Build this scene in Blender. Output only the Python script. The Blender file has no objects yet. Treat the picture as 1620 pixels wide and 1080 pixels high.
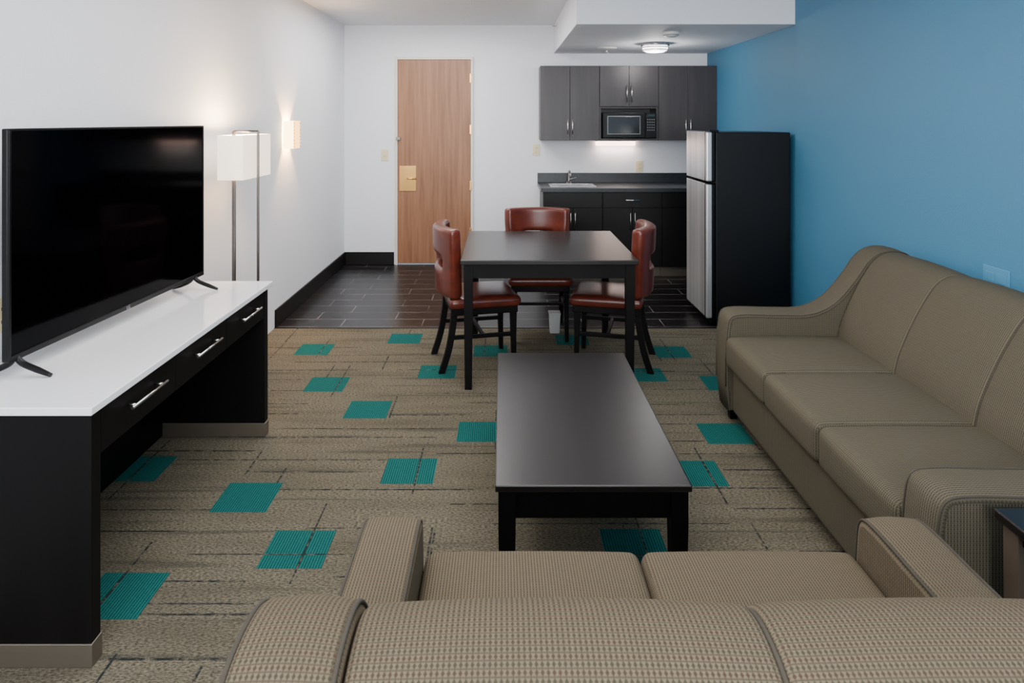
import bpy, bmesh, math, random, bisect
from mathutils import Vector, Matrix
random.seed(7)
C = bpy.context.scene.collection
PI = math.pi
H = 1.55
BASE = {}

# ------------------------------------------------------------------ materials
def lin(c):
    out = []
    for v in c:
        v = v/255.0
        out.append(v/12.92 if v <= 0.04045 else ((v+0.055)/1.055)**2.4)
    return (*out, 1.0)

class NT:
    def __init__(s, name):
        s.m = bpy.data.materials.new(name); s.m.use_nodes = True
        s.t = s.m.node_tree; s.b = s.t.nodes['Principled BSDF']
    def n(s, typ, **kw):
        nd = s.t.nodes.new(typ)
        for k, v in kw.items():
            setattr(nd, k, v)
        return nd
    def l(s, a, b): s.t.links.new(a, b)
    def math(s, op, a, b=None, c=None):
        nd = s.n('ShaderNodeMath', operation=op)
        for i, v in enumerate((a, b, c)):
            if v is None: continue
            if isinstance(v, (int, float)): nd.inputs[i].default_value = v
            else: s.l(v, nd.inputs[i])
        return nd.outputs[0]
    def mix(s, f, a, b):
        nd = s.n('ShaderNodeMix', data_type='RGBA')
        for i, v in ((0, f), (6, a), (7, b)):
            if isinstance(v, (int, float)): nd.inputs[i].default_value = v
            elif isinstance(v, tuple): nd.inputs[i].default_value = v
            else: s.l(v, nd.inputs[i])
        return nd.outputs[2]
    def ramp(s, f, lo, hi):
        nd = s.n('ShaderNodeMapRange'); nd.inputs[1].default_value = lo; nd.inputs[2].default_value = hi
        s.l(f, nd.inputs[0]); return nd.outputs[0]
    def noise(s, scale, vec=None, detail=3, mapscale=None, rough=.5):
        if vec is None: vec = s.n('ShaderNodeTexCoord').outputs['Object']
        if mapscale:
            mp = s.n('ShaderNodeMapping'); mp.inputs['Scale'].default_value = mapscale
            s.l(vec, mp.inputs[0]); vec = mp.outputs[0]
        nd = s.n('ShaderNodeTexNoise'); nd.inputs['Scale'].default_value = scale
        nd.inputs['Detail'].default_value = detail; nd.inputs['Roughness'].default_value = rough
        s.l(vec, nd.inputs['Vector']); return nd.outputs['Fac']
    def bump(s, h, strength, dist=.002):
        nd = s.n('ShaderNodeBump'); nd.inputs['Strength'].default_value = strength
        nd.inputs['Distance'].default_value = dist
        s.l(h, nd.inputs['Height']); s.l(nd.outputs[0], s.b.inputs['Normal'])
    def set(s, rough=.5, metal=0, coat=0, spec=.5):
        s.b.inputs['Roughness'].default_value = rough; s.b.inputs['Metallic'].default_value = metal
        s.b.inputs['Coat Weight'].default_value = coat; s.b.inputs['Specular IOR Level'].default_value = spec

def simple(name, c, rough=.5, metal=0, coat=0, spec=.5, var=.06, nscale=30, bump=0, emis=None, es=0, mapscale=None, bdist=.002):
    k = NT(name); k.set(rough, metal, coat, spec)
    f = k.noise(nscale, mapscale=mapscale)
    a = lin([max(0, v*(1-var)) for v in c]); b = lin([min(255, v*(1+var)) for v in c])
    k.l(k.mix(f, a, b), k.b.inputs['Base Color'])
    if bump: k.bump(f, bump, bdist)
    if emis:
        k.b.inputs['Emission Color'].default_value = lin(emis); k.b.inputs['Emission Strength'].default_value = es
    return k.m

def wood(name, c1, c2, ms, rough=.4, scale=6, spec=.5, bump=.05):
    k = NT(name); k.set(rough, spec=spec)
    f = k.noise(scale, detail=6, mapscale=ms, rough=.6)
    f = k.ramp(f, .3, .7)
    k.l(k.mix(f, lin(c1), lin(c2)), k.b.inputs['Base Color'])
    k.bump(f, bump, .001)
    return k.m

def fabric(name, tan, d1, d2, p=.0088):
    k = NT(name); k.set(.9, spec=.15)
    uv = k.n('ShaderNodeTexCoord').outputs['UV']
    sp = k.n('ShaderNodeSeparateXYZ'); k.l(uv, sp.inputs[0])
    u = k.math('DIVIDE', sp.outputs[0], p); v = k.math('DIVIDE', sp.outputs[1], p*1.25)
    row = k.math('FLOOR', v)
    par = k.math('FLOORED_MODULO', row, 2.0)
    fu = k.math('ABSOLUTE', k.math('SUBTRACT', k.math('FRACT', u), .5))
    fv = k.math('ABSOLUTE', k.math('SUBTRACT', k.math('FRACT', v), .5))
    d = k.math('ADD', fu, k.math('MULTIPLY', fv, .8))
    mask = k.ramp(d, .52, .22)
    dark = k.mix(par, lin(d1), lin(d2))
    base = k.mix(k.noise(60), lin(tan), lin([x*.9 for x in tan]))
    col = k.mix(mask, base, dark)
    rowline = k.ramp(fv, .28, .5)
    col = k.mix(k.math('MULTIPLY', rowline, .8), col, lin([x*.56 for x in tan]))
    wear = k.ramp(k.noise(3.0), .35, .7)
    col = k.mix(k.math('MULTIPLY', wear, .18), col, lin([x*.7 for x in tan]))
    k.l(col, k.b.inputs['Base Color'])
    k.bump(d, .35, .002)
    return k.m

MT = {}
MT['wall'] = simple('white_wall_paint', (232, 235, 241), .75, var=.01, nscale=140, bump=.35, bdist=.002)
MT['blue'] = simple('blue_wall_paint', (64, 123, 158), .6, var=.03, nscale=140, bump=.35, bdist=.002)
MT['ceil'] = simple('textured_ceiling', (228, 230, 233), .9, var=.05, nscale=90, bump=.8, bdist=.006)
MT['base'] = simple('dark_baseboard', (12, 11, 11), .45, spec=.3)
MT['door'] = wood('honey_oak', (118, 77, 50), (154, 108, 76), (1, 1, .05), .4, 30)
MT['frame'] = simple('door_frame_paint', (222, 216, 204), .5, var=.02)
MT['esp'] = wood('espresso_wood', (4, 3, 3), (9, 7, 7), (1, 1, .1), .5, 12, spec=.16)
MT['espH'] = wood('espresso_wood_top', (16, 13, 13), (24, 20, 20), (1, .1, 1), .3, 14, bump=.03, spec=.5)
MT['cab'] = wood('cabinet_laminate_highlit', (40, 36, 38), (54, 49, 51), (1, 1, .06), .4, 20)  # wall cabinets' highlight put into the colour; base cabinets keep the darker brown
MT['cabb'] = wood('black_brown_cabinet', (6, 5, 5), (12, 10, 10), (1, 1, .06), .4, 20, spec=.3)
MT['counter'] = simple('dark_stone_laminate', (34, 37, 41), .35, var=.4, nscale=50)
MT['steel'] = simple('brushed_steel', (205, 205, 206), .32, .72, var=.2, nscale=14, mapscale=(1, 1, .03))  # brushing bands in the colour also paint the fridge doors' bright reflections
MT['dsteel'] = simple('dark_steel_edge', (86, 86, 88), .3, .9, nscale=30, mapscale=(1, 1, .03))
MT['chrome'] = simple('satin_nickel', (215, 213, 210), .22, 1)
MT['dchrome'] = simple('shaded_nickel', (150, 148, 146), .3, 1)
MT['plinth'] = simple('brushed_aluminium_plinth', (126, 118, 106), .42, .8, mapscale=(.05, 1, 1))
MT['black'] = simple('black_plastic', (4, 4, 5), .35, spec=.25)
MT['fridge'] = simple('black_textured_steel', (6, 7, 9), .42, var=.2, nscale=300, bump=.15, spec=.3)
MT['screen'] = simple('glossy_black_screen', (1, 1, 2), .08, spec=.05)
MT['white'] = simple('white_gloss_top', (240, 241, 243), .12, var=.01, coat=.3)
MT['leather'] = simple('oxblood_brown_leather', (82, 33, 23), .28, var=.36, nscale=14, bump=.12, spec=.5)
MT['nail'] = simple('aged_brass_nail', (96, 66, 46), .35, .9)
MT['brass'] = simple('polished_brass', (226, 178, 106), .26, .85)
MT['ivory'] = simple('ivory_plastic', (226, 212, 172), .4, var=.02)
MT['whitep'] = simple('white_plastic', (230, 230, 228), .4, var=.02)
MT['binp'] = simple('pale_grey_plastic', (180, 180, 180), .5, var=.02)
MT['bluep'] = simple('blue_painted_plate', (76, 138, 174), .5, var=.02)
MT['dkmetal'] = simple('brushed_grey_metal', (128, 124, 121), .3, .9)
MT['shade'] = simple('cream_linen_shade', (252, 242, 228), .8, var=.03, nscale=200, emis=(255, 228, 196), es=1.8)
MT['sconce'] = simple('glowing_amber_shade', (250, 215, 150), .7, emis=(255, 186, 98), es=4.5)
MT['sconcef'] = simple('glowing_cream_diffuser', (255, 235, 195), .7, emis=(255, 218, 150), es=9.0)
MT['glow'] = simple('warm_tube_glow', (255, 235, 225), .6, emis=(255, 212, 192), es=8)
MT['dome'] = simple('frosted_glass_dome', (240, 242, 245), .3, emis=(255, 255, 255), es=5.0)
MT['grey'] = simple('grey_plastic', (150, 150, 150), .5)
MT['mwin'] = simple('microwave_window', (24, 26, 29), .15)
MT['mframe'] = simple('grey_trim_plastic', (104, 106, 108), .35)
MT['logo'] = simple('grey_print', (150, 150, 155), .4)
MT['sofa'] = fabric('patterned_upholstery', (104, 97, 81), (60, 55, 45), (57, 55, 45), .0084)
MT['sofa2'] = fabric('patterned_upholstery_reddish', (117, 105, 86), (72, 58, 47), (66, 62, 49), .0072)
MT['pipe'] = simple('upholstery_piping', (62, 56, 46), .85)

def carpet():
    k = NT('tan_loop_carpet'); k.set(.95, spec=.1)
    f1 = k.noise(220, detail=3, mapscale=(.4, 1, 1))
    f2 = k.noise(9, detail=5, mapscale=(.15, 1, 1))
    f3 = k.noise(2.2)
    c = k.mix(k.ramp(f1, .34, .66), lin((56, 53, 46)), lin((122, 115, 98)))
    c = k.mix(k.math('MULTIPLY', k.ramp(f3, .3, .75), .25), c, lin((78, 74, 60)))
    st = k.noise(22, detail=3, mapscale=(.05, 1, 1))
    c = k.mix(k.math('MULTIPLY', k.ramp(st, .56, .67), .5), c, lin((50, 50, 45)))
    c = k.mix(k.math('MULTIPLY', k.ramp(f2, .45, .75), .5), c, lin((66, 61, 50)))
    k.l(c, k.b.inputs['Base Color']); k.bump(f1, .6, .003)
    return k.m
def teal():
    k = NT('teal_carpet_square'); k.set(.95, spec=.1)
    w = k.n('ShaderNodeTexWave', bands_direction='X'); w.inputs['Scale'].default_value = 32
    w.inputs['Distortion'].default_value = 2.2; w.inputs['Detail Scale'].default_value = 8
    k.l(k.n('ShaderNodeTexCoord').outputs['Object'], w.inputs[0])
    c = k.mix(w.outputs['Fac'], lin((8, 58, 58)), lin((22, 102, 98)))
    f1 = k.noise(250, detail=2)
    c = k.mix(k.math('MULTIPLY', k.ramp(f1, .55, .7), .3), c, lin((64, 84, 76)))
    k.l(c, k.b.inputs['Base Color']); k.bump(w.outputs['Fac'], .4, .003)
    return k.m
def cline():
    k = NT('dark_carpet_line'); k.set(.95, spec=.1)
    f = k.ramp(k.noise(60, detail=4, mapscale=(.5, .8, 1)), .34, .56)
    f1 = k.noise(220, detail=3)
    c0 = k.mix(k.ramp(f1, .34, .66), lin((56, 53, 46)), lin((116, 109, 94)))
    c = k.mix(f, c0, lin((34, 38, 38)))
    k.l(c, k.b.inputs['Base Color']); k.bump(f1, .6, .003)
    return k.m
def tile():
    k = NT('dark_plank_tile'); k.set(.3, spec=.22)
    tc = k.n('ShaderNodeTexCoord').outputs['Object']
    b = k.n('ShaderNodeTexBrick'); k.l(tc, b.inputs['Vector'])
    b.inputs['Scale'].default_value = 1; b.inputs['Brick Width'].default_value = .61; b.inputs['Row Height'].default_value = .19
    b.inputs['Mortar Size'].default_value = .0035; b.inputs['Mortar Smooth'].default_value = .3
    b.inputs['Color1'].default_value = lin((13, 12, 13)); b.inputs['Color2'].default_value = lin((21, 19, 20))
    b.inputs['Mortar'].default_value = lin((122, 117, 114)); b.offset = .37
    g = k.ramp(k.noise(3.5), .42, .62)
    c = k.mix(k.math('MULTIPLY', g, .75), b.outputs['Color'], lin((16, 15, 16)))
    k.l(c, k.b.inputs['Base Color'])
    return k.m
MT['carpet'] = carpet(); MT['teal'] = teal(); MT['cline'] = cline(); MT['tile'] = tile()

# ------------------------------------------------------------------ mesh accumulator
def catmull(P, n=5, closed=False):
    out = []; N = len(P); rng = range(N if closed else N-1)
    for i in rng:
        if closed: a, b, c, d = P[(i-1) % N], P[i], P[(i+1) % N], P[(i+2) % N]
        else: a, b, c, d = P[max(i-1, 0)], P[i], P[i+1], P[min(i+2, N-1)]
        for j in range(n):
            t = j/n
            out.append(tuple(.5*((2*b[k])+(-a[k]+c[k])*t+(2*a[k]-5*b[k]+4*c[k]-d[k])*t*t+(-a[k]+3*b[k]-3*c[k]+d[k])*t**3) for k in range(len(b))))
    if not closed: out.append(tuple(P[-1]))
    return out

class M:
    def __init__(s): s.V = []; s.F = []; s.U = []; s.S = []
    def add(s, vs, fs, uvs=None, smooth=False):
        o = len(s.V); s.V += [tuple(v) for v in vs]
        for i, f in enumerate(fs):
            s.F.append(tuple(o+j for j in f)); s.U.append(uvs[i] if uvs else None); s.S.append(smooth)
        return s
    def frombm(s, bm, smooth=False):
        bm.verts.index_update()
        s.add([v.co.copy() for v in bm.verts], [[v.index for v in f.verts] for f in bm.faces], None, smooth); bm.free(); return s
    def box(s, x0, x1, y0, y1, z0, z1, b=.003, seg=2, smooth=False):
        bm = bmesh.new(); bmesh.ops.create_cube(bm, size=1)
        for v in bm.verts:
            v.co = Vector(((x0+x1)/2+v.co.x*(x1-x0), (y0+y1)/2+v.co.y*(y1-y0), (z0+z1)/2+v.co.z*(z1-z0)))
        b = min(b, .45*min(abs(x1-x0), abs(y1-y0), abs(z1-z0)))
        if b > 0: bmesh.ops.bevel(bm, geom=list(bm.edges), offset=b, segments=seg, profile=.5, affect='EDGES')
        return s.frombm(bm, smooth)
    def rbox(s, lo, hi, r, crown=(0, 0, 0), n=11):
        bm = bmesh.new(); bmesh.ops.create_cube(bm, size=2)
        bmesh.ops.subdivide_edges(bm, edges=list(bm.edges), cuts=n, use_grid_fill=True)
        c = [(a+b)/2 for a, b in zip(lo, hi)]; h = [(b-a)/2 for a, b in zip(lo, hi)]
        for v in bm.verts:
            t = list(v.co); p = []; q = []
            for k in range(3):
                inn = h[k]-r; a = abs(t[k])
                val = t[k]/.6*inn if a <= .6 else math.copysign(inn+(a-.6)/.4*r, t[k])
                p.append(val); q.append(max(-inn, min(inn, val)))
            d = Vector([p[k]-q[k] for k in range(3)])
            if d.length > 1e-6: d = d.normalized()*r
            w = [q[k]+d[k] for k in range(3)]
            for k in range(3):
                if crown[k]:
                    i, j = [(1, 2), (0, 2), (0, 1)][k]
                    g = max(0, 1-(w[i]/h[i])**2)*max(0, 1-(w[j]/h[j])**2)
                    w[k] += crown[k]*(g**.7)*(w[k]/h[k])
            v.co = Vector([c[k]+w[k] for k in range(3)])
        return s.frombm(bm, True)
    def tube(s, pts, r, seg=10, closed=False, cap=True):
        P = [Vector(p) for p in pts]; N = len(P)
        R = r if isinstance(r, (list, tuple)) else [r]*N
        tang = []
        for i in range(N):
            a = P[(i-1) % N] if (closed or i > 0) else P[i]; b = P[(i+1) % N] if (closed or i < N-1) else P[i]
            t = (b-a); tang.append(t.normalized() if t.length > 1e-9 else Vector((0, 0, 1)))
        up = Vector((0, 0, 1)) if abs(tang[0].z) < .9 else Vector((1, 0, 0))
        nrm = tang[0].cross(up).normalized(); vs = []
        for i in range(N):
            nrm = (nrm-tang[i]*nrm.dot(tang[i])).normalized(); bn = tang[i].cross(nrm)
            for j in range(seg):
                a = 2*PI*j/seg; vs.append(P[i]+(nrm*math.cos(a)+bn*math.sin(a))*R[i])
        fs = []
        for i in range(N if closed else N-1):
            for j in range(seg):
                i2 = (i+1) % N; j2 = (j+1) % seg
                fs.append((i*seg+j, i*seg+j2, i2*seg+j2, i2*seg+j))
        o = len(s.V)
        s.add(vs, fs, None, True)
        if cap and not closed:
            s.F.append(tuple(range(o, o+seg))); s.U.append(None); s.S.append(False)
            s.F.append(tuple(range(o+(N-1)*seg, o+N*seg))); s.U.append(None); s.S.append(False)
        return s
    def cyl(s, a, b, r, seg=24): return s.tube([a, b], r, seg)
    def post(s, secs):
        vs = []; fs = []
        for (x, y, z, hx, hy) in secs:
            vs += [(x-hx, y-hy, z), (x+hx, y-hy, z), (x+hx, y+hy, z), (x-hx, y+hy, z)]
        n = len(secs)
        for i in range(n-1):
            for j in range(4): fs.append((i*4+j, i*4+(j+1) % 4, i*4+4+(j+1) % 4, i*4+4+j))
        fs += [(3, 2, 1, 0), tuple(4*(n-1)+j for j in range(4))]
        return s.add(vs, fs)
    def lathe(s, prof, cx, cy, seg=32):
        vs = []; fs = []
        for (r, z) in prof:
            for j in range(seg):
                a = 2*PI*j/seg; vs.append((cx+max(r, 1e-4)*math.cos(a), cy+max(r, 1e-4)*math.sin(a), z))
        for i in range(len(prof)-1):
            for j in range(seg): fs.append((i*seg+j, i*seg+(j+1) % seg, (i+1)*seg+(j+1) % seg, (i+1)*seg+j))
        return s.add(vs, fs, None, True)
    def loft(s, prof, x0, x1, r, bulge=0, m=5, mid=9):
        n = len(prof)
        area = sum(prof[i][0]*prof[(i+1) % n][1]-prof[(i+1) % n][0]*prof[i][1] for i in range(n))
        sg = 1 if area > 0 else -1
        nr = []
        for i in range(n):
            a = Vector(prof[i-1]); b = Vector(prof[i]); c = Vector(prof[(i+1) % n])
            e1 = (b-a).normalized(); e2 = (c-b).normalized(); t = (e1+e2)
            t = t.normalized() if t.length > 1e-6 else e2
            nr.append(Vector((-t.y, t.x))*sg)
        arc = [0]
        for i in range(n): arc.append(arc[-1]+(Vector(prof[(i+1) % n])-Vector(prof[i])).length)
        sl = []
        for k in range(m+1):
            th = k/m*PI/2; sl.append((x0+r*(1-math.cos(th)), r*(1-math.sin(th))))
        for k in range(1, mid):
            t = k/mid; sl.append((x0+r+(x1-x0-2*r)*t, -bulge*(1-(2*t-1)**2)))
        for k in range(m+1):
            th = (m-k)/m*PI/2; sl.append((x1-r*(1-math.cos(th)), r*(1-math.sin(th))))
        vs = []
        for (x, ins) in sl:
            for i in range(n):
                q = Vector(prof[i])+nr[i]*ins; vs.append((x, q.x, q.y))
        fs = []; uv = []
        for k in range(len(sl)-1):
            for i in range(n):
                j = (i+1) % n
                fs.append((k*n+i, k*n+j, (k+1)*n+j, (k+1)*n+i))
                uv.append(((sl[k][0], arc[i]), (sl[k][0], arc[i+1]), (sl[k+1][0], arc[i+1]), (sl[k+1][0], arc[i])))
        o = len(s.V)
        s.add(vs, fs, uv, True)
        for st in (o, o+len(vs)-n):
            s.F.append(tuple(range(st, st+n))); s.U.append(None); s.S.append(False)
        return s
    def build(s, name, mat, parent=None, loc=None, rotz=0):
        base = BASE[parent.name] if parent else (loc or (0, 0, 0))
        me = bpy.data.meshes.new(name)
        V = [(x-base[0], y-base[1], z-base[2]) for x, y, z in s.V]
        me.from_pydata(V, [], s.F); ul = me.uv_layers.new(name='UVMap')
        for p, u, sm in zip(me.polygons, s.U, s.S):
            p.use_smooth = sm
            nn = p.normal; ax = max(range(3), key=lambda k: abs(nn[k]))
            for k, li in enumerate(p.loop_indices):
                if u: ul.data[li].uv = u[k]
                else:
                    co = me.vertices[me.loops[li].vertex_index].co
                    ul.data[li].uv = ((co.y, co.z), (co.x, co.z), (co.x, co.y))[ax]
        bm = bmesh.new(); bm.from_mesh(me)
        bmesh.ops.recalc_face_normals(bm, faces=bm.faces); bm.to_mesh(me); bm.free()
        for m_ in (mat if isinstance(mat, (list, tuple)) else [mat]): me.materials.append(m_)
        o = bpy.data.objects.new(name, me); C.objects.link(o)
        if parent: o.parent = parent
        else: o.location = base; o.rotation_euler = (0, 0, rotz)
        BASE[o.name] = base
        return o

def thing(name, label, cat, loc=(0, 0, 0), rotz=0, group=None, local=False, kind=None):
    o = bpy.data.objects.new(name, None); C.objects.link(o); o.location = loc; o.rotation_euler = (0, 0, rotz)
    o.empty_display_size = .1
    if label: o['label'] = label
    if cat: o['category'] = cat
    if group: o['group'] = group
    if kind: o['kind'] = kind
    BASE[o.name] = (0, 0, 0) if local else tuple(loc)
    return o
def struct(o, label=None):
    o['kind'] = 'structure'
    if label: o['label'] = label
    return o
def dup(root, loc, rotz, label):
    r = root.copy(); C.objects.link(r); r.location = loc; r.rotation_euler = (0, 0, rotz); r['label'] = label
    for ch in list(root.children):
        c = ch.copy(); C.objects.link(c); c.parent = r
        for g in list(ch.children):
            d = g.copy(); C.objects.link(d); d.parent = c
    return r

# ------------------------------------------------------------------ room
XL, XR, YF, YB, ZC, YT = -1.70, 2.20, 7.34, -2.4, 2.57, 5.09
squares = [(-.69,4.85),(-1.27,4.62),(-.08,4.59),(-.40,4.21),(-1.03,4.01),(-.72,3.66),(.49,4.82),(1.13,4.57),(.87,4.16),
           (-.11,3.40),(-.41,3.02),(-1.61,3.04),(-1.05,2.81),(-.74,2.47),(-1.25,2.23),(1.10,3.38),(.85,3.00),(.48,2.48),(1.30,4.03),(.20,3.78),(-.45,1.75),(-1.1,1.5),(-.6,1.1)]
hs = .113
R = [(x-hs, x+hs, y-hs*.97, y+hs*.97, 1) for x, y in squares]
for i, (x, y) in enumerate(squares):
    px = x+random.uniform(-.05, .13); L = random.uniform(.2, .32)
    w_ = random.uniform(.006, .009)
    R.append((px, px+w_, y-L*random.uniform(.3, 1), y+L, 2 if i % 3 else 0.5))
for i in range(26):
    px = random.uniform(-1.6, 1.6); py = random.uniform(.6, 5.0); R.append((px, px+.008, py, py+random.uniform(.2, .45), .5))
yy = .4
while yy < 5.05:
    px = XL+random.uniform(-.3, .6)
    while px < XR:
        L = random.uniform(.35, 1.1); y_ = yy+random.uniform(-.03, .03)
        R.append((px, px+L, y_, y_+random.uniform(.006, .011), .5 if random.random() < .8 else 2))
        px += L+random.uniform(.25, .9)
    yy += random.uniform(.08, .16)
R = [(max(a, XL), min(b, XR), max(c, YB), min(d, YT), m) for a, b, c, d, m in R]
R = [r for r in R if r[1]-r[0] > .001 and r[3]-r[2] > .001]
xs = sorted({round(v, 4) for r in R for v in r[:2]} | {XL, XR}); ys = sorted({round(v, 4) for r in R for v in r[2:4]} | {YB, YT})
grid = [[0]*(len(xs)-1) for _ in range(len(ys)-1)]
for a, b, c, d, m in R:
    i0 = bisect.bisect_left(xs, round(a, 4)-1e-6); i1 = bisect.bisect_left(xs, round(b, 4)-1e-6)
    j0 = bisect.bisect_left(ys, round(c, 4)-1e-6); j1 = bisect.bisect_left(ys, round(d, 4)-1e-6)
    for j in range(j0, j1):
        for i in range(i0, i1): grid[j][i] = max(grid[j][i], m)
V = []; F = []; MI = []
for j in range(len(ys)-1):
    i = 0
    while i < len(xs)-1:
        k = i
        while k < len(xs)-2 and grid[j][k+1] == grid[j][i]: k += 1
        V += [(xs[i], ys[j], 0), (xs[k+1], ys[j], 0), (xs[k+1], ys[j+1], 0), (xs[i], ys[j+1], 0)]
        n = len(V); F.append((n-4, n-3, n-2, n-1)); MI.append({0: 0, .5: 2, 1: 1, 2: 2}[grid[j][i]]); i = k+1
n = len(V); V += [(XL, YT, 0), (XR, YT, 0), (XR, YF, 0), (XL, YF, 0)]; F.append((n, n+1, n+2, n+3)); MI.append(3)
me = bpy.data.meshes.new('floor'); me.from_pydata(V, [], F)
for k in ('carpet', 'teal', 'cline', 'tile'): me.materials.append(MT[k])
for p, mi in zip(me.polygons, MI): p.material_index = mi
fl = bpy.data.objects.new('floor', me); C.objects.link(fl); struct(fl, 'tan carpet with teal squares meeting dark plank tile')

struct(M().box(XL-.1, XL, YB, YF, 0, ZC, 0).build('wall_left', MT['wall']))
struct(M().box(XL-.1, XR+.1, YF, YF+.1, 0, ZC, 0).build('wall_far', MT['wall']))
struct(M().box(XR, XR+.1, YT, YF, 0, ZC, 0).box(XR-.02, XR+.1, YB, YT, 0, ZC, .004).build('wall_right', MT['blue']))
struct(M().box(XL-.1, XR+.1, YB-.1, YB, 0, ZC, 0).build('wall_rear', MT['wall']))
struct(M().box(XL-.1, XR+.1, YB-.1, YF+.1, ZC, ZC+.1, 0).build('ceiling', MT['ceil']))
struct(M().box(.55, XR-.001, YT, YF-.001, 2.265, ZC-.001, .003).build('ceiling_soffit', MT['wall']), 'dropped white ceiling over the kitchenette')
struct(M().box(XL, XL+.012, YT, YF, 0, .135, .003).build('baseboard_left', MT['base']))
struct(M().box(XL+.012, -1.165, YF-.012, YF, 0, .135, .003).box(-.30, .38, YF-.012, YF, 0, .135, .003).build('baseboard_far', MT['base']))
struct(M().box(XL, XR-.02, YT-.008, YT+.008, 0, .004, .0015).build('trim_1', MT['base']), 'thin dark strip where carpet meets tile')

# door
d = thing('door_1', 'wood grain entry door with brass latch plate', None, (-.73, YF, 0), kind='structure')
M().box(-1.15, -1.125, YF-.03, YF-.001, 0, 2.2, .001).box(-.34, -.315, YF-.03, YF-.001, 0, 2.2, .001).box(-1.15, -.315, YF-.03, YF-.001, 2.2005, 2.228, .001).build('door_frame', MT['frame'], d)
slab = M().box(-1.123, -.342, YF-.022, YF-.001, .02, 2.198).build('door_slab', MT['door'], d)
M().box(-1.105, -.925, YF-.028, YF-.022, .79, 1.06, .003).build('latch_plate', MT['brass'], slab)
M().cyl((-1.02, YF-.028, .93), (-1.02, YF-.07, .93), .014).tube([(-1.02, YF-.07, .93), (-1.0, YF-.075, .93), (-.92, YF-.072, .925)], .009).build('lever_handle', MT['brass'], slab)
M().cyl((-1.05, YF-.028, 1.02), (-1.05, YF-.04, 1.02), .012).build('thumb_turn', MT['brass'], slab)
M().box(-1.14, -1.09, YF-.045, YF-.022, 1.335, 1.37, .004).cyl((-1.11, YF-.045, 1.35), (-1.11, YF-.06, 1.35), .01).build('swing_bar_latch', MT['dkmetal'], d)
for z in (.35, .85, 1.45, 2.0):
    M().box(-.352, -.332, YF-.036, YF-.022, z-.05, z+.05, .002).build('hinge', MT['brass'], d)

# ------------------------------------------------------------------ wall plates
def plate(name, label, cat, c, wall, w, h, mat, kind='outlet'):
    o = thing(name, label, cat, c, {'far': 0, 'left': PI/2, 'right': -PI/2}[wall], local=True)
    M().box(-w/2, w/2, -.006, 0, -h/2, h/2, .002).build('cover_plate', mat, o)
    if kind == 'switch':
        M().box(-.006, .006, -.016, -.006, -.01, .014, .002).build('toggle', mat, o)
    elif kind == 'outlet':
        for s_ in (-1, 1):
            p = M().box(-.016, .016, -.009, -.006, s_*.022-.014, s_*.022+.014, .003).build('receptacle', mat, o)
            for sx in (-.006, .006):
                M().box(sx-.001, sx+.001, -.0096, -.009, s_*.022-.005, s_*.022+.006, 0).build('slot', MT['black'], p)
    else:
        M().box(-w/2+.018, -.006, -.009, -.006, -.02, .02, .004).build('receptacle', mat, o)
        M().box(.006, w/2-.018, -.009, -.006, -.02, .02, .004).build('receptacle', mat, o)
    return o
plate('light_switch', 'ivory toggle light switch on white wall left of the wooden door', 'light switch', (-1.265, YF, 1.175), 'far', .075, .12, MT['ivory'], 'switch')
plate('wall_outlet', 'ivory outlet on white wall just left of the kitchenette counter', 'outlet', (.36, YF, 1.23), 'far', .075, .12, MT['ivory'])
plate('wall_outlet', 'ivory outlet above the dark counter under the cabinets', 'outlet', (1.47, YF, 1.055), 'far', .075, .12, MT['ivory'])
plate('wall_outlet', 'blue painted double-wide outlet plate on blue wall above sofa', 'outlet', (XR-.02, 3.01, .855), 'right', .16, .09, MT['bluep'], 'double')
plate('wall_outlet', 'ivory outlet on white wall behind the television', 'outlet', (XL, 2.31, .89), 'left', .075, .12, MT['ivory'])

# ------------------------------------------------------------------ ceiling fittings
zs = 2.265
o = thing('ceiling_light', 'round flush ceiling light with frosted glass and metal rings under the soffit', 'ceiling light', (1.426, 6.38, zs))
M().lathe([(0, zs), (.13, zs), (.135, zs-.012), (.13, zs-.022), (0, zs-.022)], 1.426, 6.38).build('base', MT['chrome'], o)
M().lathe([(.115, zs-.022), (.118, zs-.04), (.11, zs-.065), (.08, zs-.08), (0, zs-.085)], 1.426, 6.38).build('glass_shade', MT['dome'], o)
for dz, rr in ((.036, .124), (.062, .118)):
    M().tube([(1.426+rr*math.cos(a*PI/16), 6.38+rr*math.sin(a*PI/16), zs-dz) for a in range(32)], .005, closed=True).build('metal_ring', MT['chrome'], o)
o = thing('smoke_detector', 'white round smoke detector on the soffit', 'smoke detector', (1.37, 5.55, zs))
M().lathe([(0, zs), (.068, zs), (.068, zs-.012), (.058, zs-.03), (.035, zs-.04), (0, zs-.04)], 1.37, 5.55).build('housing', MT['whitep'], o)
M().lathe([(.058, zs-.0295), (.062, zs-.024), (.064, zs-.018)], 1.37, 5.55).build('vent_ring', MT['grey'], o)
o = thing('sprinkler', 'ceiling sprinkler head with white disc near the far end of soffit', 'sprinkler', (1.03, 6.75, zs))
M().lathe([(0, zs), (.10, zs), (.10, zs-.004), (.04, zs-.012), (0, zs-.012)], 1.03, 6.75).build('escutcheon', MT['whitep'], o)
M().tube([(1.03, 6.75, zs-.012), (1.03, 6.75, zs-.05)], .008).lathe([(0, zs-.049), (.02, zs-.05), (.02, zs-.053), (0, zs-.053)], 1.03, 6.75).build('head', MT['chrome'], o)
o = thing('sprinkler', 'small sidewall sprinkler on the left face of the soffit', 'sprinkler', (.55, 6.9, 2.5))
M().cyl((.5505, 6.9, 2.5), (.542, 6.9, 2.5), .035).build('escutcheon', MT['whitep'], o)
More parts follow.
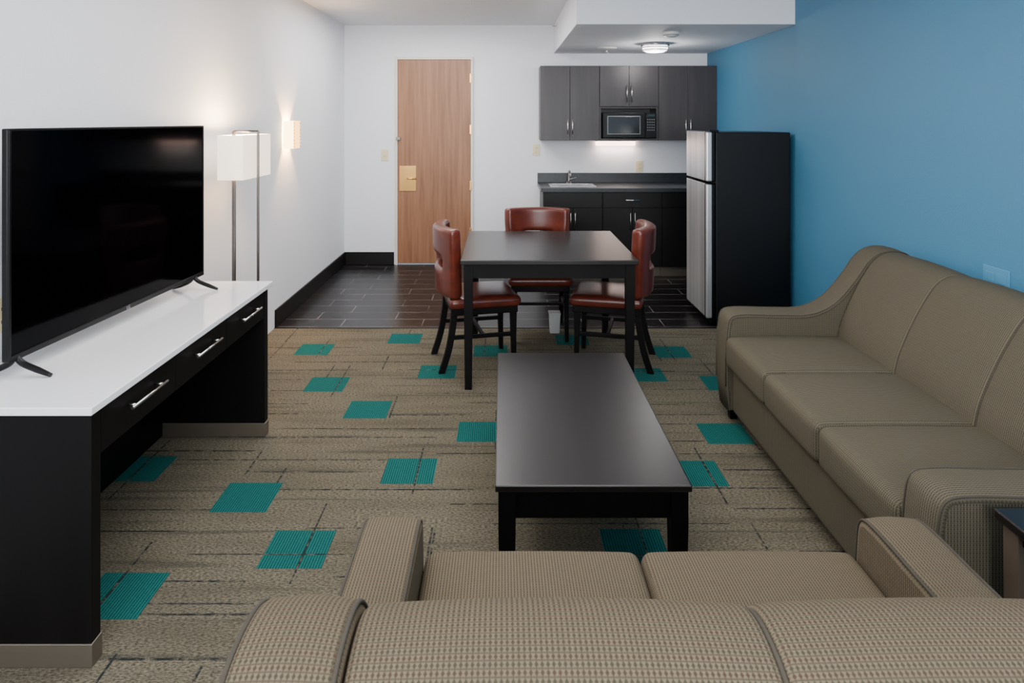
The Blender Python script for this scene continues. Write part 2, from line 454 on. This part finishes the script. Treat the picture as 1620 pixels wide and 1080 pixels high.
M().cyl((.542, 6.9, 2.5), (.50, 6.9, 2.5), .008).build('head', MT['chrome'], o)

# ------------------------------------------------------------------ sconce
o = thing('wall_sconce', 'small glowing wall sconce with pierced amber edge on white wall', 'wall lamp', (XL, 5.36, 1.435))
M().box(XL, XL+.01, 5.30, 5.42, 1.36, 1.51, .002).build('back_plate', MT['brass'], o)
xo = XL+.085
M().box(XL+.006, xo, 5.275, 5.279, 1.33, 1.545, 0).build('side_panel', MT['sconcef'], o)
M().box(XL+.006, xo, 5.446, 5.45, 1.33, 1.545, 0).build('side_panel', MT['sconcef'], o)
M().box(xo-.004, xo, 5.28, 5.445, 1.33, 1.545, 0).build('front_panel', MT['sconce'], o)
for y in (5.285, 5.44):
    b = M().box(xo-.001, xo+.0015, y-.002, y+.002, 1.332, 1.543, 0)
    for i in range(8): b.rbox((xo-.001, y-.006, 1.338+i*.026), (xo+.004, y+.006, 1.350+i*.026), .002, n=3)
    b.build('beaded_edge', MT['brass'], o)

# ------------------------------------------------------------------ kitchenette
def handle_bar(m, a, b, off, r=.006):
    a = Vector(a); b = Vector(b); off = Vector(off)
    m.tube([a+off, b+off], r, 10)
    t = (b-a)*.12
    m.tube([a+t, a+t+off], r*.8, 8); m.tube([b-t, b-t+off], r*.8, 8); return m
YU = 7.02
def upper(x0, x1, z0, label, niche=False):
    o = thing('wall_cabinet', label, 'cabinet', ((x0+x1)/2, YF, 1.342), group=None)
    t = .018; m = M()
    m.box(x0, x0+t, YU, YF-.001, 1.342, 2.11, .001).box(x1-t, x1, YU, YF-.001, 1.342, 2.11, .001)
    m.box(x0+t, x1-t, YU, YF-.001, 2.09, 2.11, .001).box(x0+t, x1-t, YU, YF-.001, 1.342, 1.362, .001).box(x0+t, x1-t, YF-.012, YF-.001, 1.362, 2.09, .001)
    if niche: m.box(x0+t, x1-t, YU, YF-.012, 1.67, 1.69, .001)
    m.build('body', MT['cab'], o)
    zb = 1.69 if niche else 1.342; mid = (x0+x1)/2
    for s_ in (-1, 1):
        a, bb = (x0+.002, mid-.0015) if s_ < 0 else (mid+.0015, x1-.002)
        dr = M().box(a, bb, YU-.02, YU-.001, zb+.002, 2.108, .0015).build('door', MT['cab'], o)
        hx = mid+s_*.024; hz = zb+.045
        handle_bar(M(), (hx, YU-.02, hz), (hx, YU-.02, hz+.17), (0, -.028, 0)).build('handle', MT['chrome'], dr)
    return o
upper(.39, .994, 1.342, 'dark two-door wall cabinet at the left end above the sink')
upper(.996, 1.60, 1.69, 'dark short two-door wall cabinet over the microwave niche', True)
upper(1.602, 2.198, 1.342, 'dark two-door wall cabinet above the refrigerator by the blue wall')

o = thing('microwave', 'black countertop microwave in the open niche of the middle wall cabinet', 'microwave', (1.29, 7.0, 1.362))
M().box(1.025, 1.575, 7.0, 7.31, 1.368, 1.628, .006).build('body', MT['black'], o)
dr = M().box(1.027, 1.46, 6.975, 6.999, 1.37, 1.626, .005).build('door', MT['black'], o)
M().box(1.07, 1.41, 6.973, 6.976, 1.405, 1.595, .001).build('window_frame', MT['mframe'], dr)
M().box(1.08, 1.40, 6.970, 6.9735, 1.415, 1.585, .001).build('window', MT['mwin'], dr)
cp = M().box(1.463, 1.573, 6.978, 6.999, 1.37, 1.626, .004).build('control_panel', MT['black'], o)
M().box(1.478, 1.558, 6.976, 6.979, 1.585, 1.61, .001).build('display', simple('dim_green_display', (20, 40, 38), .2), cp)
for i in range(4):
    for j in range(5): M().box(1.480+i*.021, 1.491+i*.021, 6.976, 6.979, 1.443+j*.027, 1.454+j*.027, .001).build('button', MT['mframe'], cp)
for fx in (1.05, 1.55): M().box(fx-.012, fx+.012, 7.03, 7.06, 1.362, 1.369, .001).build('foot', MT['black'], o)

o = thing('undercabinet_light', 'glowing warm strip light under the microwave niche', 'strip light', (1.22, YF, 1.30))
M().box(.99, 1.43, YF-.05, YF, 1.325, 1.3425, .003).build('housing', MT['whitep'], o)
M().box(1.0, 1.42, YF-.048, YF-.01, 1.278, 1.3255, .008).build('diffuser', MT['glow'], o)

YC = 6.74
def basecab(x0, x1, label, front):
    o = thing('base_cabinet', label, 'cabinet', ((x0+x1)/2, 7.03, 0))
    M().box(x0, x1, YC, YF-.014, .10, .845, .001).build('body', MT['cabb'], o)
    M().box(x0, x1, YC+.05, YC+.065, 0, .10, .001).build('toe_kick', MT['plinth'], o)
    mid = (x0+x1)/2
    dw = M().box(x0+.003, x1-.003, YC-.02, YC-.001, .69, .835, .0015).build('drawer' if front == 'drawer' else 'false_drawer_front', MT['cabb'], o)
    if front == 'drawer': handle_bar(M(), (mid-.07, YC-.02, .765), (mid+.07, YC-.02, .765), (0, -.028, 0)).build('handle', MT['chrome'], dw)
    for s_ in (-1, 1):
        a, bb = (x0+.003, mid-.0015) if s_ < 0 else (mid+.0015, x1-.003)
        dr = M().box(a, bb, YC-.02, YC-.001, .105, .685, .0015).build('door', MT['cabb'], o)
        hx = mid+s_*.022
        handle_bar(M(), (hx, YC-.02, .47), (hx, YC-.02, .64), (0, -.028, 0), .0048).build('handle', MT['dchrome'], dr)
basecab(.40, .985, 'black-brown base cabinet under the sink', 'false')
basecab(.987, 1.57, 'black-brown base cabinet with a top drawer right of the sink cabinet', 'drawer')
basecab(1.572, 2.198, 'black-brown base cabinet half hidden behind the refrigerator', 'drawer')
o = thing('countertop', 'dark speckled countertop with low backsplash along the far wall', 'countertop', (1.29, 7.03, .845))
sx0, sx1, sy0, sy1 = .50, .92, 6.84, 7.14
M().box(.375, sx0, 6.70, YF-.001, .846, .882, .0).box(sx1, 2.198, 6.70, YF-.001, .846, .882, .0).box(sx0, sx1, 6.70, sy0, .846, .882, .0).box(sx0, sx1, sy1, YF-.001, .846, .882, .0).build('top', MT['counter'], o)
M().box(.375, 2.198, YF-.02, YF-.001, .8825, .985, .002).build('backsplash', MT['counter'], o)
o = thing('sink', 'small stainless drop-in bar sink in the dark countertop', 'sink', (.71, 6.99, .882))
M().box(sx0-.02, sx0+.02, sy0-.02, sy1+.02, .8825, .888, .002).box(sx1-.02, sx1+.02, sy0-.02, sy1+.02, .8825, .888, .002).box(sx0+.019, sx1-.019, sy0-.02, sy0+.015, .8825, .888, .002).box(sx0+.019, sx1-.019, sy1-.015, sy1+.02, .8825, .888, .002).build('rim', MT['steel'], o)
x0, x1, y0, y1 = sx0+.018, sx1-.018, sy0+.012, sy1-.012
M().add([(x0,y0,.884),(x1,y0,.884),(x1,y1,.884),(x0,y1,.884),(x0+.03,y0+.03,.855),(x1-.03,y0+.03,.855),(x1-.03,y1-.03,.855),(x0+.03,y1-.03,.855)],
        [(0,1,5,4),(1,2,6,5),(2,3,7,6),(3,0,4,7),(4,5,6,7)]).build('bowl', MT['steel'], o)
o = thing('faucet', 'small chrome faucet with curved spout behind the sink', 'faucet', (.70, 7.2, .882))
M().lathe([(0, .906), (.02, .906), (.03, .888), (.035, .8825)], .70, 7.2).build('base', MT['dchrome'], o)
M().tube(catmull([(.70, 7.2, .9), (.70, 7.2, .98), (.70, 7.17, 1.015), (.70, 7.10, 1.01), (.70, 7.06, .97)], 5), .010).build('spout', MT['dchrome'], o)
M().tube([(.70, 7.2, .925), (.74, 7.21, .935), (.78, 7.2, .945)], .006).build('lever', MT['dchrome'], o)

# ------------------------------------------------------------------ refrigerator
o = thing('refrigerator', 'black two-door refrigerator with stainless doors against the blue wall', 'refrigerator', (1.88, 5.44, 0))
fy = 5.135
M().box(1.605, 2.165, fy, fy+.59, .022, 1.458, .006).build('body', MT['fridge'], o)
for a, z0, z1 in (('freezer_door', 1.085, 1.466), ('fridge_door', .055, 1.072)):
    dr = M().box(1.548, 1.602, fy+.002, fy+.588, z0, z1, .008, 3).build(a, MT['black'], o)
    M().box(1.541, 1.549, fy+.065, fy+.58, z0+.004, z1-.004, .003).build('front_panel', MT['steel'], dr)
    M().box(1.537, 1.552, fy+.036, fy+.062, z0+.004, z1-.004, .004, 3).build('recessed_handle', MT['dsteel'], dr)
    M().box(1.533, 1.578, fy-.002, fy+.030, z0+.004, z1-.004, .010, 3).build('door_edge', MT['steel'], dr)
M().box(1.56, 1.63, fy+.01, fy+.05, 1.459, 1.476, .003).build('hinge_cover', MT['black'], o)
M().box(1.575, 1.603, fy+.02, fy+.57, .012, .052, .002).build('kick_grille', MT['black'], o)
for fx in (1.65, 2.12):
    for yy_ in (fy+.05, fy+.54): M().cyl((fx, yy_, 0), (fx, yy_, .024), .018, 12).build('foot', MT['black'], o)

# ------------------------------------------------------------------ media console + tv
o = thing('media_console', 'long black console table with white top and three drawers by left wall', 'console', (-1.42, 2.67, 0))
M().box(-1.697, -1.15, 1.91, 3.42, .722, .745, .003).build('top', MT['white'], o)
for y0 in (1.935, 3.345):
    p = M().box(-1.69, -1.165, y0, y0+.045, .066, .721, .002).build('side_panel', MT['esp'], o)
    M().box(-1.692, -1.162, y0-.003, y0+.048, 0, .0665, .002).build('plinth', MT['plinth'], p)
M().box(-1.685, -1.665, 1.981, 3.344, .005, .721, .001).build('back_panel', MT['esp'], o)
M().box(-1.664, -1.19, 1.981, 3.344, .585, .720, .001).build('drawer_box', MT['esp'], o)
for i in range(3):
    a = 1.984+i*.454
    dr = M().box(-1.189, -1.168, a, a+.451, .583, .716, .002).build('drawer', MT['esp'], o)
    c = a+.225
    handle_bar(M(), (-1.168, c-.11, .665), (-1.168, c+.11, .665), (.030, 0, 0), .0052).build('handle', MT['chrome'], dr)

tv = thing('television', 'large black flat-screen television standing on the white console top', 'television', (-1.49, 2.71, .745), -math.radians(3.4), local=True)
tw = .605; z0, z1 = .055, .779
M().box(-.022, -.001, -tw, tw, z0, z1, .004).box(-.05, -.021, -.42, .42, z0+.03, z0+.36, .012).build('housing', MT['black'], tv)
bz = M().box(-.001, .005, -tw, tw, z0, z0+.018, .001).box(-.001, .005, -tw, tw, z1-.008, z1, .001).box(-.001, .005, -tw, -tw+.008, z0+.017, z1-.007, .001).box(-.001, .005, tw-.008, tw, z0+.017, z1-.007, .001).build('bezel', MT['black'], tv)
M().box(-.001, .002, -tw+.008, tw-.008, z0+.018, z1-.008, 0).build('screen', MT['screen'], tv)
for y in (-.565, .53):
    m = M()
    for s_ in (-1, 1):
        pts = catmull([(-.008, y, z0+.012), (s_*.02-.005, y, .042), (s_*.065, y, .022), (s_*.11, y, .006)], 4)
        m.tube(pts, [.010]*(len(pts)-4)+[.009, .008, .007, .006], 8)
    m.build('foot', MT['black'], tv)
cu = bpy.data.curves.new('logo', 'FONT'); cu.body = 'LG'; cu.size = .02; cu.align_x = 'CENTER'; cu.extrude = .0003
tmp = bpy.data.objects.new('tmp', cu); C.objects.link(tmp); bpy.context.view_layer.update()
lm = bpy.data.meshes.new_from_object(tmp); bpy.data.objects.remove(tmp)
lm.transform(Matrix.Translation((.0056, 0, z0+.002)) @ Matrix.Rotation(PI/2, 4, 'Z') @ Matrix.Rotation(PI/2, 4, 'X'))
lm.materials.append(MT['logo']); lo = bpy.data.objects.new('logo', lm); C.objects.link(lo); lo.parent = bz

# ------------------------------------------------------------------ floor lamp
o = thing('floor_lamp', 'floor lamp with narrow cream box shade on slim metal frame behind console', 'floor lamp', (-1.46, 3.95, 0))
M().box(-1.62, -1.42, 3.75, 4.05, 0, .02, .003).build('base', MT['dkmetal'], o)
M().box(-1.527, -1.509, 3.850, 3.868, .02, 1.488, .002).build('pole', MT['dkmetal'], o)
M().box(-1.421, -1.408, 3.944, 3.957, .02, 1.488, .002).build('pole', MT['dkmetal'], o)
M().tube([(-1.518, 3.859, 1.488), (-1.414, 3.95, 1.488)], .006, 8).build('crossbar', MT['dkmetal'], o)
b = M(); X0, X1, Y0, Y1, Z0, Z1 = -1.588, -1.445, 3.80, 4.25, 1.215, 1.465
vs = []; fs = []
for (ix0, ix1, iy0, iy1) in ((X0, X1, Y0, Y1), (X0+.003, X1-.003, Y0+.003, Y1-.003)):
    for z in (Z0, Z1): vs += [(ix0, iy0, z), (ix1, iy0, z), (ix1, iy1, z), (ix0, iy1, z)]
for j in range(4):
    k = (j+1) % 4
    fs += [(j, k, 4+k, 4+j), (8+k, 8+j, 12+j, 12+k), (j, 8+j, 8+k, k), (4+j, 4+k, 12+k, 12+j)]
b.add(vs, fs).build('lamp_shade', MT['shade'], o)
M().rbox((-1.545, 4.0, 1.30), (-1.485, 4.06, 1.38), .028, n=5).tube([(-1.518, 3.862, 1.29), (-1.515, 4.03, 1.29), (-1.515, 4.03, 1.31)], .005, 6).build('bulb', MT['glow'], o)

# ------------------------------------------------------------------ tables
o = thing('dining_table', 'square dark wooden dining table with brown leather chairs around it', 'table', (.27, 4.42, 0))
x0, x1, y0, y1 = -.242, .78, 3.90, 4.94
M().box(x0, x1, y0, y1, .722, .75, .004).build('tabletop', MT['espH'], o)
def apron(o, x0, x1, y0, y1, za, zb, e=.03, cn=.07):
    for bx in ((x0+cn, x1-cn, y0+e, y0+e+.02), (x0+cn, x1-cn, y1-e-.02, y1-e), (x0+e, x0+e+.02, y0+cn, y1-cn), (x1-e-.02, x1-e, y0+cn, y1-cn)):
        M().box(*bx, za, zb, .001).build('apron', MT['esp'], o)
apron(o, x0, x1, y0, y1, .64, .7215)
for lx in (x0+.045, x1-.045):
    for ly in (y0+.045, y1-.045):
        M().post([(lx, ly, 0, .020, .020), (lx, ly, .60, .026, .026), (lx, ly, .7215, .026, .026)]).build('leg', MT['esp'], o)
o = thing('coffee_table', 'long low dark wooden coffee table between the two sofas', 'coffee table', (.29, 2.71, 0))
x0, x1, y0, y1 = -.023, .588, 2.112, 3.32
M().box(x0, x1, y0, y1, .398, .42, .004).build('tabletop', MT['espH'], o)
apron(o, x0, x1, y0, y1, .305, .3975, .025, .06)
for lx in (x0+.037, x1-.037):
    for ly in (y0+.037, y1-.037):
        M().post([(lx, ly, 0, .022, .022), (lx, ly, .28, .027, .027), (lx, ly, .3975, .027, .027)]).build('leg', MT['esp'], o)
o = thing('end_table', 'dark wooden end table in the corner between loveseat and sofa', 'side table', (1.55, 1.45, 0))
x0, x1, y0, y1 = 1.255, 1.83, 1.18, 1.745
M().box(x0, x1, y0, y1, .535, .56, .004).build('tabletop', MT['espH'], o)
apron(o, x0, x1, y0, y1, .50, .5345, .025, .06)
lm_ = simple('end_table_brown_leg', (84, 72, 62), .35)  # lighter brown than the espresso parts, over the whole leg
for lx in (x0+.04, x1-.04):
    for ly in (y0+.04, y1-.04):
        M().post([(lx, ly, 0, .023, .023), (lx, ly, .5345, .026, .026)]).build('leg', lm_, o)

# ------------------------------------------------------------------ dining chairs
def make_chair(label, loc, rot):
    o = thing('dining_chair', label, 'chair', loc, rot, 'dining chairs around the square table', local=True)
    M().rbox((-.225, -.235, .392), (.225, .215, .452), .026, (0, 0, .014)).build('seat', MT['leather'], o)
    M().box(-.205, .205, -.215, .195, .35, .40, .004).build('seat_frame', MT['esp'], o)
    for s_ in (-1, 1):
        M().post([(s_*.185, -.195, 0, .013, .013), (s_*.183, -.19, .2, .016, .016), (s_*.18, -.19, .40, .020, .020)]).build('leg', MT['esp'], o)
        pts = catmull([(s_*.18, .262, 0), (s_*.18, .218, .14), (s_*.178, .190, .30), (s_*.175, .185, .42), (s_*.17, .205, .55)], 4)
        M().post([(x, y, z, .015, .019) for x, y, z in pts]).build('leg', MT['esp'], o)
        M().box(s_*.182-.009, s_*.182+.009, -.18, .205, .20, .225, .002).build('stretcher', MT['esp'], o)
    M().box(-.175, .175, -.010, .010, .202, .222, .002).build('stretcher', MT['esp'], o)
    nu, nv = 12, 12; vs = []; fs = []
    def P(u, v):
        w = .215+.028*min(1, v*1.3)
        return (u*w, .232+.02*v-.075*u*u, .452+.435*v)
    for j in range(nv+1):
        for i in range(nu+1): vs.append(P(-1+2*i/nu, j/nv))
    for j in range(nv):
        for i in range(nu):
            if 3 <= i < nu-3 and 5 <= j < 7: continue
            a = j*(nu+1)+i; fs.append((a, a+1, a+nu+2, a+nu+1))
    bk = M().add(vs, fs, None, True).build('backrest', MT['leather'], o)
    md = bk.modifiers.new('thick', 'SOLIDIFY'); md.thickness = .082; md.offset = 0
    md = bk.modifiers.new('round', 'SUBSURF'); md.levels = 2; md.render_levels = 2
    for s_ in (-1, 1):
        m = M(); Q = []
        for j in range(2, 33):
            x, y, z = P(s_*.985, j/34); Q.append((x, y+.032, z))
            m.rbox((x-.005, y+.027, z-.005), (x+.005, y+.037, z+.005), .0045, n=1)
        m.tube(Q, .0025, 6)
        m.build('nailhead_trim', MT['nail'], bk)
    return o
c0 = make_chair('brown leather dining chair on the left side of the dining table', (-.159, 4.42, 0), math.radians(103))
dup(c0, (.697, 4.42, 0), math.radians(-104), 'brown leather dining chair on the right side, nearest the refrigerator')
dup(c0, (.265, 4.98, 0), 0, 'brown leather dining chair at the far side, back toward the kitchenette')

o = thing('waste_bin', 'small white waste bin on the floor under the dining chairs', 'bin', (.38, 5.0, 0))
M().post([(.38, 5.0, .0, .034, .034), (.38, 5.0, .14, .041, .041)]).build('bin_body', MT['binp'], o)
M().box(.336, .424, 4.956, 5.044, .138, .147, .003).build('rim', MT['binp'], o)

# ------------------------------------------------------------------ sofas
def make_sofa(name, label, loc, rot, L, n, mat, aw=.13):
    o = thing(name, label, 'sofa', loc, rot, local=True)
    h = L/2
    top = catmull([(.012, .47), (.03, .545), (.10, .563), (.28, .56), (.44, .565), (.56, .62), (.66, .73), (.735, .835), (.80, .878), (.88, .884), (.94, .86), (.98, .79)], 5)
    prof = [(.02, .07), (.005, .2), (.003, .34)]+top+[(.985, .5), (.985, .07), (.5, .07)]
    for a in (-h, h-aw):
        ar = M().loft(prof, a, a+aw, .018, .004, mid=4).build('arm', mat, o)
        for xx in (a+.005, a+aw-.005):
            M().tube([(xx, y+.002, z-.003) for y, z in prof[1:3]+top], .0035, 6).build('piping', MT['pipe'], ar)
    b0 = -h+aw+.002; W = L-2*aw-.004; w = W/n
    M().box(b0, -b0, .035, .60, .07, .30, .02, 3).build('base', mat, o)
    bt = catmull([(.565, .44), (.585, .53), (.64, .66), (.70, .77), (.755, .845), (.82, .878), (.90, .872), (.955, .835), (.985, .76), (.995, .6)], 5)
    bp = [(.62, .31)]+bt+[(.995, .3), (.98, .07), (.65, .07)]
    for i in range(n):
        a = b0+i*w
        bc = M().loft(bp, a, a+w-.001, .016, .007, mid=12).build('back_cushion', mat, o)
        M().rbox((a, .0, .302), (a+w-.001, .60, .455), .03, (0, .008, .022), n=13).build('seat_cushion', mat, o)
        if i:
            xx = a-.0005; c = []
            for k, (y, z) in enumerate(bt):
                t = Vector((bt[min(k+1, len(bt)-1)][0]-bt[max(k-1, 0)][0], bt[min(k+1, len(bt)-1)][1]-bt[max(k-1, 0)][1])).normalized()
                nn = Vector((-t.y, t.x)); c.append((xx, y-nn.x*.008, z-nn.y*.008))
            M().tube(c, .004, 8).build('piping', MT['pipe'], bc)
    for x in (-h+.07, h-.07):
        for y in (.07, .92):
            M().post([(x, y, 0, .018, .018), (x, y, .075, .025, .025)]).build('foot', MT['esp'], o)
    return o
make_sofa('sofa', 'long patterned tan sofa with three cushions along the blue wall', (1.13, 2.71, 0), -PI/2, 1.84, 3, MT['sofa'], .16)
make_sofa('loveseat', 'patterned tan two-seat loveseat with its back to the viewer', (.348, 1.75, 0), PI, 1.385, 2, MT['sofa2'], .145)

# ------------------------------------------------------------------ lights
def area(name, loc, rot, sx, sy, power, col=(1, 1, 1)):
    l = bpy.data.lights.new(name, 'AREA'); l.shape = 'RECTANGLE'; l.size = sx; l.size_y = sy; l.energy = power; l.color = col
    o = bpy.data.objects.new(name, l); C.objects.link(o); o.location = loc; o.rotation_euler = rot; return o
def point(name, loc, power, col, r=.03):
    l = bpy.data.lights.new(name, 'POINT'); l.energy = power; l.color = col; l.shadow_soft_size = r
    o = bpy.data.objects.new(name, l); C.objects.link(o); o.location = loc; return o
area('rear_fill', (.1, -2.2, 1.7), (PI/2*1.0, 0, .05), 3.2, 1.7, 225, (.98, .99, 1))  # added soft fill behind the camera; the rear wall has no window
area('overhead_fill', (.0, 2.4, 2.5), (0, 0, 0), 2.2, 2.6, 85, (1, .99, .97))  # unseen fill added above the sitting area; no fixture there
area('entry_fill', (-.65, 5.9, 2.52), (0, 0, 0), 1.2, 1.6, 56, (1, .98, .96))  # unseen fill added near the door; this ceiling carries no lamp
point('kitchen_bulb', (1.426, 6.38, 2.13), 11, (1, .96, .92), .05)
area('strip_bulb', (1.22, 7.28, 1.27), (0, 0, 0), .4, .03, 1.6, (1, .82, .7))
point('sconce_bulb', (-1.66, 5.36, 1.44), 50.0, (1, .58, .26), .02)
point('lamp_bulb', (-1.515, 4.03, 1.42), 40, (1, .66, .38), .03)
w = bpy.data.worlds.new('world'); bpy.context.scene.world = w; w.use_nodes = True
w.node_tree.nodes['Background'].inputs[0].default_value = (.8, .85, .9, 1); w.node_tree.nodes['Background'].inputs[1].default_value = .3

cam = bpy.data.cameras.new('camera'); co = bpy.data.objects.new('camera', cam); C.objects.link(co)
co.location = (0, 0, H); co.rotation_euler = (PI/2, 0, 0)
cam.sensor_width = 36; cam.lens = 24; cam.shift_x = .00926; cam.shift_y = -.216; cam.clip_start = .05
bpy.context.scene.camera = co
